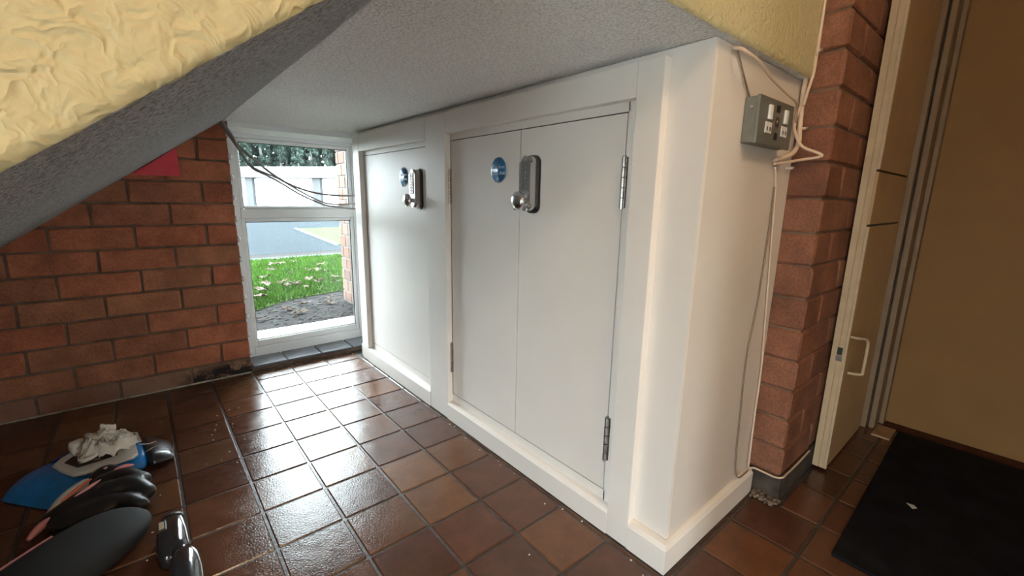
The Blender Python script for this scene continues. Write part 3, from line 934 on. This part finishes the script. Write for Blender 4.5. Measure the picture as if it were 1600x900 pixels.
# ------------------------------------------------------------------ packet of wipes with a tissue
pk = empty('wipes_packet', (-4.15, -2.95, 0))
tag(pk, 'blue plastic packet of wipes with white lid and black end on the floor', 'wipes packet')
PO = Vector((-4.15, -2.95, 0)) * U
def ppart(o):
    o.parent = pk; o.matrix_parent_inverse = Matrix.Translation(-PO); return o
def loft(name, secs, mat, seed, sm=2):
    """secs: (back xy, front xy, height)"""
    bm = bmesh.new(); rings = []
    prof = [(0, .0), (.02, .45), (.10, .88), (.3, 1.0), (.5, 1.03), (.7, 1.0), (.9, .88), (.98, .45), (1, 0), (.66, 0), (.33, 0)]
    for q, (bk, ft, h) in enumerate(secs):
        ring = []
        for s, z in prof:
            zz = .012 + h * z
            if z > .3: zz += .02 * h / .3 * noise.noise(Vector((q * 1.7 + seed, s * 6, seed)))
            ring.append(bm.verts.new(((bk[0] + (ft[0] - bk[0]) * s) * U, (bk[1] + (ft[1] - bk[1]) * s) * U, zz * U)))
        rings.append(ring)
    for a, b in zip(rings, rings[1:]):
        for i in range(len(prof)):
            bm.faces.new((a[i], a[(i + 1) % len(prof)], b[(i + 1) % len(prof)], b[i]))
    bm.faces.new(rings[0]); bm.faces.new(rings[-1][::-1])
    o = obj(name, fin(bm, name, True), mat)
    md = o.modifiers.new('smooth', 'SUBSURF'); md.levels = sm; md.render_levels = sm
    return o
ppart(loft('packet_body', [((-5.40, -2.98), (-4.66, -3.88), .015), ((-5.39, -2.92), (-4.62, -3.82), .03), ((-5.33, -2.70), (-4.55, -3.72), .19), ((-5.16, -2.46), (-4.40, -3.62), .26), ((-4.85, -2.30), (-4.25, -3.58), .29),
                    ((-4.3, -2.22), (-3.98, -3.5), .31), ((-3.75, -2.2), (-3.55, -3.42), .30), ((-3.5, -2.24), (-3.4, -3.4), .27)], 'packet_blue', 1))
ppart(loft('black_end', [((-3.54, -2.22), (-3.43, -3.42), .285), ((-3.42, -2.24), (-3.33, -3.40), .27), ((-3.25, -2.36), (-3.18, -3.36), .2), ((-3.12, -2.42), (-3.06, -3.28), .10), ((-3.06, -2.45), (-3.02, -3.24), .03)], 'packet_black', 4))
lid = ppart(prism('lid', [(-4.74, -2.82), (-4.66, -2.60), (-4.46, -2.36), (-4.3, -2.30), (-3.75, -2.30), (-3.62, -2.42), (-3.55, -3.25), (-3.62, -3.36), (-4.28, -3.47), (-4.42, -3.43), (-4.60, -3.14)], .30, .345, 'packet_white', None, 0.02))
ppart(prism('lid_window', [(-4.58, -2.86), (-4.40, -2.56), (-3.85, -2.56), (-3.85, -3.12), (-4.38, -3.20)], .340, .349, 'packet_black'))
ppart(prism('logo_mark', [(-4.37, -2.72), (-4.05, -2.72), (-4.05, -2.76), (-4.32, -2.76), (-4.32, -3.02), (-4.08, -3.06), (-4.08, -3.10), (-4.37, -3.07)], .347, .353, 'packet_white'))
ppart(prism('side_stripe', [(-4.80, -2.52), (-4.50, -2.26), (-4.05, -2.235), (-4.05, -2.29), (-4.48, -2.32), (-4.76, -2.57)], .245, .30, 'packet_navy'))
# pale printed band with dark lettering strokes at the far corner
ppart(prism('printed_band', [(-3.98, -2.28), (-3.56, -2.30), (-3.50, -2.75), (-3.70, -2.80)], .325, .352, 'packet_white'))
for q in range(4):
    ppart(prism('lettering', [(-3.90 + .09 * q, -2.36), (-3.86 + .09 * q, -2.36), (-3.80 + .08 * q, -2.58), (-3.84 + .08 * q, -2.58)], .351, .356, 'packet_black'))
ppart(prism('lettering', [(-3.84, -2.60), (-3.56, -2.60), (-3.56, -2.63), (-3.84, -2.63)], .351, .356, 'packet_black'))
ppart(tube('foil_crease', [(-3.55, -2.85, .33), (-3.40, -2.9, .31), (-3.28, -2.75, .25)], 0.008, 'packet_white', None, 6))
ppart(tube('foil_crease', [(-3.45, -3.2, .29), (-3.3, -3.0, .26), (-3.15, -2.9, .16)], 0.006, 'steel', None, 6))

bm = bmesh.new()
nr, na = 16, 72
rings = []
for i in range(nr + 1):
    r = i / nr
    ring = []
    for j in range(na):
        a = 2 * math.pi * j / na
        rim = 1 + .16 * math.sin(5 * a + .6) + .10 * math.sin(9 * a + 2)
        fold = math.sin(8 * a + 3 * r + 1.5 * math.sin(2 * a))
        R = .40 * (r ** .8) * rim
        x = R * math.cos(a) * 1.05; y = R * math.sin(a) * .9
        q = Vector((x * 5, y * 5, r * 2))
        z = .26 * (1 - r ** 2.2) + .035 * fold * math.sin(math.pi * min(1, r * 1.1)) + .13 * noise.noise(q * .9) + .16 * (.35 - abs(noise.noise(q * 1.9))) + .08 * (.35 - abs(noise.noise(q * 4.1)))
        back = max(0, math.sin(a)) * .24 * r * (.75 + .5 * noise.noise(Vector((a * 2.5, 4, 0))))
        ring.append(bm.verts.new(((-4.02 + x + .12 * noise.noise(q * 1.3 + Vector((9, 0, 0)))) * U, (-2.86 + y + .10 * noise.noise(q * 1.3 + Vector((0, 9, 0)))) * U, (max(.356, .40 + z + back)) * U)))
    rings.append(ring)
for i in range(nr):
    for j in range(na):
        bm.faces.new((rings[i][j], rings[i][(j + 1) % na], rings[i + 1][(j + 1) % na], rings[i + 1][j]))
bmesh.ops.remove_doubles(bm, verts=bm.verts[:], dist=1e-6)
ti = obj('crumpled_wipe', fin(bm, 'crumpled_wipe', True), 'tissue')
md = ti.modifiers.new('thickness', 'SOLIDIFY'); md.thickness = 0.004 * U; md.use_even_offset = False
tag(ti, 'crumpled off-white wipe sticking up from the blue packet lid', 'wipe')

# ------------------------------------------------------------------ glove
def hull_mesh(name, parts, vox):
    """union of tapered capsules via voxel remesh -> one continuous surface"""
    bm = bmesh.new()
    for pts, r0, r1, fl in parts:
        a, b = Vector(pts[0]), Vector(pts[-1])
        n = 12
        C = catmull(pts, 5)
        for i, c_ in enumerate(C):
            t = i / (len(C) - 1)
            r = r0 + (r1 - r0) * t
            rr_ = bmesh.ops.create_icosphere(bm, subdivisions=2, radius=1.0)
            for v in rr_['verts']:
                v.co = Vector(((c_.x + v.co.x * r) * U, (c_.y + v.co.y * r) * U, max(0.006, c_.z + v.co.z * r * fl) * U))
    me = bpy.data.meshes.new(name); bm.to_mesh(me); bm.free()
    o = bpy.data.objects.new(name, me); COL.objects.link(o)
    md = o.modifiers.new('r', 'REMESH'); md.mode = 'VOXEL'; md.voxel_size = vox * U
    md2 = o.modifiers.new('s', 'SMOOTH'); md2.iterations = 6; md2.factor = .5
    dg = bpy.context.evaluated_depsgraph_get()
    me2 = bpy.data.meshes.new_from_object(o.evaluated_get(dg))
    bpy.data.objects.remove(o, do_unlink=True)
    for p in me2.polygons: p.use_smooth = True
    return me2
gl = empty('work_glove', (-4.0, -4.3, 0))
tag(gl, 'black coated work glove with grey cuff, coral and pink stripes beside the blue packet', 'glove')
GO = Vector((-4.0, -4.3, 0)) * U
def gpart(o):
    o.parent = gl; o.matrix_parent_inverse = Matrix.Translation(-GO); return o
me = hull_mesh('glove_body', [
    ([(-4.55, -4.35, .14), (-4.25, -4.15, .18), (-3.95, -4.05, .2)], .22, .30, .62),
    ([(-4.45, -4.5, .14), (-4.0, -4.5, .18)], .22, .27, .6),
    ([(-4.0, -3.9, .24), (-3.75, -3.92, .28), (-3.52, -4.1, .22)], .19, .15, .95),
    ([(-3.95, -4.2, .24), (-3.65, -4.25, .26), (-3.47, -4.48, .18)], .19, .15, .95),
    ([(-4.0, -4.5, .2), (-3.72, -4.6, .2), (-3.55, -4.75, .14)], .17, .13, .9),
    ([(-4.15, -3.75, .24), (-4.0, -3.62, .32), (-3.86, -3.68, .28)], .15, .13, .9)], .03)
gb = gpart(obj('glove_body', me, 'glove_black'))
gpart(tube('cuff_band', [(-4.72, -4.28, .10), (-4.52, -4.06, .22), (-4.28, -3.84, .31), (-4.16, -3.72, .33)], lambda t: .03 + .075 * math.sin(math.pi * min(1, t * 1.1)) , 'glove_grey', None, 10))
gpart(tube('coral_stripe', [(-4.50, -4.16, .30), (-4.32, -3.98, .345), (-4.16, -3.82, .37)], lambda t: .012 + .016 * math.sin(math.pi * t), 'coral', None, 8))
gpart(tube('pink_stripe', [(-4.34, -4.22, .345), (-4.18, -4.10, .37), (-4.03, -4.00, .40)], lambda t: .008 + .020 * math.sin(math.pi * t), 'pink', None, 8))
gpart(tube('pink_stripe', [(-3.86, -3.84, .43), (-3.73, -3.83, .44), (-3.60, -3.84, .42)], lambda t: .010 + .022 * math.sin(math.pi * t), 'pink', None, 8))
gpart(lathe('pink_dot', [(.028, 0), (.028, .01), (.0, .014)], 'pink', None, (-3.98, -3.70, .435), (0, -.2, 1), 14))
gpart(tube('pink_cuff_lining', [(-4.84, -4.66, .10), (-4.72, -4.52, .17), (-4.58, -4.42, .22)], lambda t: .03 + .03 * math.sin(math.pi * t), 'pink', None, 10))

# ------------------------------------------------------------------ black foam pad
pd = empty('foam_pad', (-4.4, -5.6, 0))
tag(pd, 'large matte black rounded foam pad nearest the camera on the floor', 'pad')
ang = math.atan2(-.72, -.78)
ax = Vector((math.cos(ang), math.sin(ang), 0)); nxv = Vector((-ax.y, ax.x, 0))
bm = bmesh.new()
bmesh.ops.create_uvsphere(bm, u_segments=56, v_segments=28, radius=1.0)
tip = Vector((-3.55, -5.06, 0))
def pad_pt(v):
    # v on unit sphere; local x along axis (tip at -1)
    lx, ly, lz = v.x, v.y, v.z
    L_, W_, H_ = 1.15, .60, .21
    ly *= ((1 - min(.999, abs(lx)) ** 3.2) ** .5) / max(.03, (1 - min(.9995, abs(lx)) ** 2) ** .5)
    p = tip + ax * (L_ * (lx + 1)) + nxv * (W_ * math.copysign(abs(ly) ** .9, ly)) 
    return (p.x * U, p.y * U, (.235 + H_ * math.copysign(abs(lz) ** .8, lz)) * U)
for v in bm.verts: v.co = pad_pt(v.co.copy())
po = obj('pad_body', fin(bm, 'pad_body', True), 'pad_black', pd)
po.matrix_parent_inverse = Matrix.Translation(-Vector((-4.4, -5.6, 0)) * U)
pts = []
for q in range(0, 25):
    a = math.radians(250 + q * 3)
    v = Vector((math.cos(a) * .93, math.sin(a) * .93, .37))
    pp = Vector(pad_pt(v)) / U
    pts.append((pp.x, pp.y, pp.z))
pr = tube('pink_piping', pts, 0.03, 'pink', pd, 8, True, 2)
pr.matrix_parent_inverse = Matrix.Translation(-Vector((-4.4, -5.6, 0)) * U)

# ------------------------------------------------------------------ glossy black tool handle
tl = empty('tool_handle', (-3.15, -6.2, 0))
tag(tl, 'glossy black plastic tool handle with small tan tag lying on the tiles', 'tool')
TO = Vector((-3.15, -6.2, 0)) * U
def tpart(o):
    o.parent = tl; o.matrix_parent_inverse = Matrix.Translation(-TO); return o
def oval_loft(name, secs, mat, seg=20, pw=.8):
    bm = bmesh.new(); rings = []
    for y, cx, w, h, zc_ in secs:
        rings.append([bm.verts.new(((cx + w * math.copysign(abs(math.cos(2 * math.pi * k / seg)) ** pw, math.cos(2 * math.pi * k / seg))) * U, y * U,
                                    max(.004, zc_ + h * math.copysign(abs(math.sin(2 * math.pi * k / seg)) ** pw, math.sin(2 * math.pi * k / seg))) * U)) for k in range(seg)])
    for a, b in zip(rings, rings[1:]):
        for i in range(seg):
            bm.faces.new((a[i], a[(i + 1) % seg], b[(i + 1) % seg], b[i]))
    bm.faces.new(rings[0]); bm.faces.new(rings[-1][::-1])
    return obj(name, fin(bm, name, True), mat)
tpart(oval_loft('front_rim', [(-5.52, -3.16, .10, .09, .17), (-5.54, -3.16, .135, .125, .17), (-5.62, -3.165, .15, .145, .17), (-5.66, -3.165, .14, .135, .17)], 'black_plastic'))
tpart(oval_loft('front_housing', [(-5.62, -3.17, .13, .125, .17), (-5.70, -3.18, .155, .155, .17), (-6.0, -3.19, .185, .165, .17), (-6.3, -3.19, .19, .165, .17), (-6.5, -3.17, .17, .15, .17), (-6.56, -3.15, .13, .12, .17)], 'gloss_black', 24, .7))
tpart(oval_loft('rear_grip', [(-6.46, -3.10, .09, .10, .18), (-6.52, -3.09, .14, .15, .19), (-6.7, -3.08, .165, .18, .2), (-7.0, -3.08, .18, .19, .2), (-7.5, -3.1, .17, .17, .18), (-7.9, -3.12, .14, .14, .16), (-7.98, -3.12, .05, .05, .15)], 'gloss_black', 24, .8))
tg = tpart(box('tag', (-3.325, -5.98, .29), (-3.262, -5.80, .352), 'tag_tan', None, .008))
tpart(box('tag_recess', (-3.342, -6.01, .27), (-3.235, -5.77, .345), 'black_plastic', None, .012))

# ------------------------------------------------------------------ hall lamp (behind the camera)
lmp = empty('ceiling_lamp', (LAMP_POS[0], LAMP_POS[1], ZH))
tag(lmp, 'bare bulb pendant hanging in the hall behind', 'lamp')
tube('flex', [(0, 0, 0), (0, 0, -1.0)], .025, 'cable', lmp, 8, False)
lathe('bulb_holder', [(.09, 0), (.12, .2), (.12, .42)], 'upvc', lmp, (0, 0, -1.35), (0, 0, 1), 16)
llo.parent = lmp
llo.location = Vector((0, 0, LAMP_POS[2] - ZH)) * U

# ------------------------------------------------------------------ outdoors
GZ = -0.02
ground = struct(box('ground', (-160, 30, -0.6), (260, 400, GZ - .04), 'road'))
bounce_ground3 = struct(box('ground', (-160, -120, -0.6), (260, -24.3, -0.1), 'bounce_ground'))  # added light bouncer outside the rear fill window
bounce_ground4 = struct(box('ground', (-160, -24.2, -0.6), (-13.3, 1.7, -0.1), 'bounce_ground'))  # added light bouncer outside the left fill window
ground2 = struct(box('ground', (-160, 1.75, -0.6), (260, 30.2, GZ - .05), 'soil'))
pv = struct(empty('paving', (2, 3.5, 0)))
for x0, x1 in ((-9, -5.1), (-5.05, -1.2), (-1.15, 2.55), (2.6, 4.5)):
    o = box('paving_slab', (x0, 1.80, GZ - .2), (x1, 5.2 + .08 * x0 * .2, GZ + .02), 'slab', None, .03)
    o.parent = pv; o.matrix_parent_inverse = Matrix.Translation(-Vector((2, 3.5, 0)) * U)
lawn_pts = [(-40, 6), (-3, 7.6), (0.49, 8.7), (1.9, 10.0), (3.2, 10.5), (5.2, 11.0), (9, 11.5), (40, 12), (40, 27.0), (6, 26), (-40, 24.6)]
lawn = struct(prism('lawn_ground', lawn_pts, -0.5, GZ, 'lawn'))
# grass blades and bark chips (uncountable)
rnd = random.Random(21)
def in_lawn(x, y):
    ins = False
    n = len(lawn_pts)
    for i in range(n):
        (x1, y1), (x2, y2) = lawn_pts[i], lawn_pts[(i + 1) % n]
        if (y1 > y) != (y2 > y) and x < (x2 - x1) * (y - y1) / (y2 - y1) + x1: ins = not ins
    return ins
V, F = [], []
while len(F) < 26000:
    x, y = rnd.uniform(-2, 12), 8 + 18.2 * rnd.random() ** 1.4
    if not in_lawn(x, y): continue
    h = rnd.uniform(.12, .32); w = .022; a = rnd.uniform(0, 6.28)
    dx, dy = math.cos(a) * w, math.sin(a) * w
    lx, ly = rnd.uniform(-.12, .12), rnd.uniform(-.12, .12)
    i = len(V)
    V += [((x - dx) * U, (y - dy) * U, GZ * U), ((x + dx) * U, (y + dy) * U, GZ * U), ((x + lx) * U, (y + ly) * U, (GZ + h) * U)]
    F.append((i, i + 1, i + 2))
me = bpy.data.meshes.new('lawn_grass'); me.from_pydata(V, [], F)
tag(obj('lawn_grass', me, 'blade'), 'short bright green grass of the lawn outside the window', 'grass', None, 'stuff')
bm = bmesh.new()
for i in range(420):
    x, y = rnd.uniform(-2.5, 6.5), rnd.uniform(5.1, 10.9)
    if in_lawn(x, y - .2) or x > 4.3 and y < 8.9: continue
    s = rnd.uniform(.03, .10)
    blob(bm, (x, y, .0), (s * 1.4, s, .04), i, 1, .5)
for v in bm.verts: v.co.z += (GZ - .04) * U
tag(obj('bark_chips', fin(bm, 'bark_chips'), 'chip'), 'loose bark chips covering the dark flower bed outside', 'bark', None, 'stuff')

# fallen leaves
def leaf_mesh(name, seed, mat):
    r_ = random.Random(seed)
    bm = bmesh.new()
    c0 = bm.verts.new((0, 0, .02 * U))
    ring = []
    n = 16
    for k_ in range(n):
        a = 2 * math.pi * k_ / n
        R = (.30 + .10 * math.cos(5 * a)) * (1 + r_.uniform(-.15, .15)) * (.8 if math.cos(a) < -.6 else 1)
        ring.append(bm.verts.new((R * math.cos(a) * 1.15 * U, R * math.sin(a) * .8 * U, (.05 + r_.uniform(-.04, .10)) * U)))
    for k_ in range(n):
        bm.faces.new((c0, ring[k_], ring[(k_ + 1) % n]))
    bmesh.ops.solidify(bm, geom=bm.faces[:], thickness=.006 * U)
    st = []
    me = fin(bm, name)
    me.materials.append(M[mat])
    return me
leafs = [leaf_mesh('fallen_leaf', 3, 'leaf_a'), leaf_mesh('fallen_leaf', 8, 'leaf_a'), leaf_mesh('fallen_leaf', 5, 'leaf_b')]
LP = [(4.8, 24.07), (3.78, 21.34), (2.45, 16.45), (2.05, 13.97), (1.47, 12.27), (4.51, 21.77), (5.49, 22.09), (2.85, 13.99), (2.85, 12.86), (3.5, 13.42), (5.24, 17.42),
      (5.86, 17.39), (3.59, 11.79), (4.41, 14.12), (4.58, 13.08), (6.06, 16.48), (5.94, 14.04), (5.35, 12.6), (2.2, 16.2), (3.3, 12.9), (1.1, 10.6), (4.0, 17.0), (3.4, 19.2), (6.6, 19.5), (0.9, 13.2)]
BP = [(2.66, 8.71), (3.63, 8.22), (4.05, 9.3), (1.64, 8.07), (0.3, 6.91), (2.0, 7.2)]
for q, (x, y) in enumerate(LP + BP):
    me = leafs[2] if q in (5, 7, 13, 14) else leafs[q % 2]
    o = bpy.data.objects.new('fallen_leaf', me); COL.objects.link(o)
    o.location = Vector((x, y, GZ + (.22 if q < len(LP) else .02))) * U
    o.rotation_euler = (rnd.uniform(-.2, .2), rnd.uniform(-.2, .2), rnd.uniform(0, 6.28))
    s = rnd.uniform(.7, 1.15); o.scale = (s, s, s)
    if q >= len(LP): tag(o, 'pale fallen leaf lying on the dark bark bed outside', 'leaf', 'leaves on the bed')
    elif me is leafs[2]: tag(o, 'dark brown fallen leaf lying on the green lawn outside', 'leaf', 'brown leaves on the lawn')
    else: tag(o, 'pale fallen leaf lying on the green lawn outside', 'leaf', 'pale leaves on the lawn')

# road edge, kerb and far grass patch
struct(prism('kerb', [(-40, 24.6), (6, 26), (40, 27), (40, 28.3), (6, 27.3), (-40, 25.9)], -0.4, GZ + .02, 'gravel'))
struct(prism('verge', [(15.4, 60), (13.0, 34.5), (60, 40), (60, 62)], -0.3, GZ + .03, 'lawn'))
struct(prism('kerb', [(15.0, 60.4), (12.55, 33.9), (13.0, 34.5), (15.4, 60)], -0.3, GZ + .10, 'kerb'))

# brick return wall outside the window
wo = bmesh.new()
add_box(wo, (4.54, 1.76, -0.5), (7.5, 8.66, 14))
wall_out = struct(obj('wall_outside', fin(wo, 'wall_outside'), 'mortar_out'))
for c in range(0, 20):
    z0 = -0.05 + c * .557
    y = 8.70
    first = True
    while y > 2.2:
        L = (.72 if (c % 2) else .36) if first else .74
        piece('brick', (4.50, max(y - L, 1.78) + .025, z0 + .03), (5.2, y - (.0 if first else .025), z0 + .53), 'brick_out', wall_out, .015, c)
        y -= L
        first = False

# garage block
A = Vector((27.6, 181.0)); B = Vector((53.6, 144.5)); D = (B - A)
gr = empty('garage_block', (A.x, A.y, 0))
tag(gr, 'low white garage block with grey piers across the road', 'garage')
gdir = D.normalized(); gnorm = Vector((-gdir.y, gdir.x))
if gnorm.y < 0: gnorm = -gnorm
def gbox(name, s0, s1, d0, d1, z0, z1, mat, bev=0):
    bm = bmesh.new()
    vs = []
    for z in (z0, z1):
        for s, d in ((s0, d0), (s1, d0), (s1, d1), (s0, d1)):
            p = gdir * s + gnorm * d
            vs.append(bm.verts.new((p.x * U, p.y * U, z * U)))
    for f in ((0, 3, 2, 1), (4, 5, 6, 7), (0, 1, 5, 4), (1, 2, 6, 5), (2, 3, 7, 6), (3, 0, 4, 7)):
        bm.faces.new([vs[i] for i in f])
    return obj(name, fin(bm, name), mat, gr)
sp = .655 * D.length
s_first = .065 * D.length
gbox('building_shell', s_first - sp, s_first + sp * 2, 2.0, 12, -0.1, 13.4, 'garage_white')
gbox('fascia', s_first - sp, s_first + sp * 2, -1.0, 2.2, 11.0, 14.5, 'garage_fascia')
gbox('roof', s_first - sp, s_first + sp * 2, -1.2, 13, 14.4, 14.8, 'garage_white')
for q in range(-1, 3):
    gbox('pier', s_first + sp * q - 1.6, s_first + sp * q + 1.6, 0.2, 2.3, -0.1, 11.2, 'garage_pier')
    if q < 2:
        gbox('garage_door', s_first + sp * q + 1.8, s_first + sp * (q + 1) - 1.8, 1.2, 1.9, 0, 10.6, 'garage_white')

# trees beyond the garages
LEAFV = {}
def foliage_mesh(seed):
    r_ = random.Random(seed)
    V, F = [], []
    clumps = [(r_.uniform(-2.0, 2.0), r_.uniform(-2.0, 2.0), r_.uniform(8, 46), r_.uniform(0.8, 1.1)) for _ in range(75)]
    for cx, cy, cz, R in clumps:
        for _ in range(48):
            d = Vector((r_.gauss(0, 1), r_.gauss(0, 1), r_.gauss(0, 1))).normalized() * R * (r_.random() ** .4)
            c = Vector((cx, cy, cz)) + d
            a = Vector((r_.gauss(0, 1), r_.gauss(0, 1), r_.gauss(0, 1))).normalized()
            b = a.orthogonal().normalized()
            s = r_.uniform(.5, 1.05)
            i = len(V)
            V += [tuple((c - a * s) * U), tuple((c + b * s * .5) * U), tuple((c + a * s) * U), tuple((c - b * s * .5) * U)]
            F.append((i, i + 1, i + 2, i + 3))
    me = bpy.data.meshes.new('foliage'); me.from_pydata(V, [], F)
    me.materials.append(M['leaf_tree'])
    return me
FOL = [foliage_mesh(s) for s in (1, 2, 3)]
spots = []
for row, (dist, n_, x0, x1) in enumerate(((224, 10, 22, 88), (232, 10, 25.8, 91.8), (240, 10, 22.4, 88.4), (251, 11, 26.2, 99.5))):
    for q in range(n_):
        spots.append((x0 + (x1 - x0) * q / (n_ - 1) + rnd.uniform(-.3, .3), dist + rnd.uniform(-.8, .8)))
for q, (x, y) in enumerate(spots):
    t = empty('tree', (x, y, 0))
    tag(t, 'dark green tree with a pale trunk in the row beyond the garages', 'tree', 'trees beyond the garages')
    f = bpy.data.objects.new('foliage', FOL[q % 3]); COL.objects.link(f); f.parent = t
    f.rotation_euler = (0, 0, rnd.choice((0, 1, 2, 3)) * math.pi / 2)
    lean = rnd.uniform(-1.5, 1.5)
    tube('trunk', [(0, 0, -.1), (lean * .3, 0, 14), (lean, 0, 30), (lean * 1.2, 0, 46)], lambda tt: .85 * (1 - tt * .6), 'bark', t, 8)
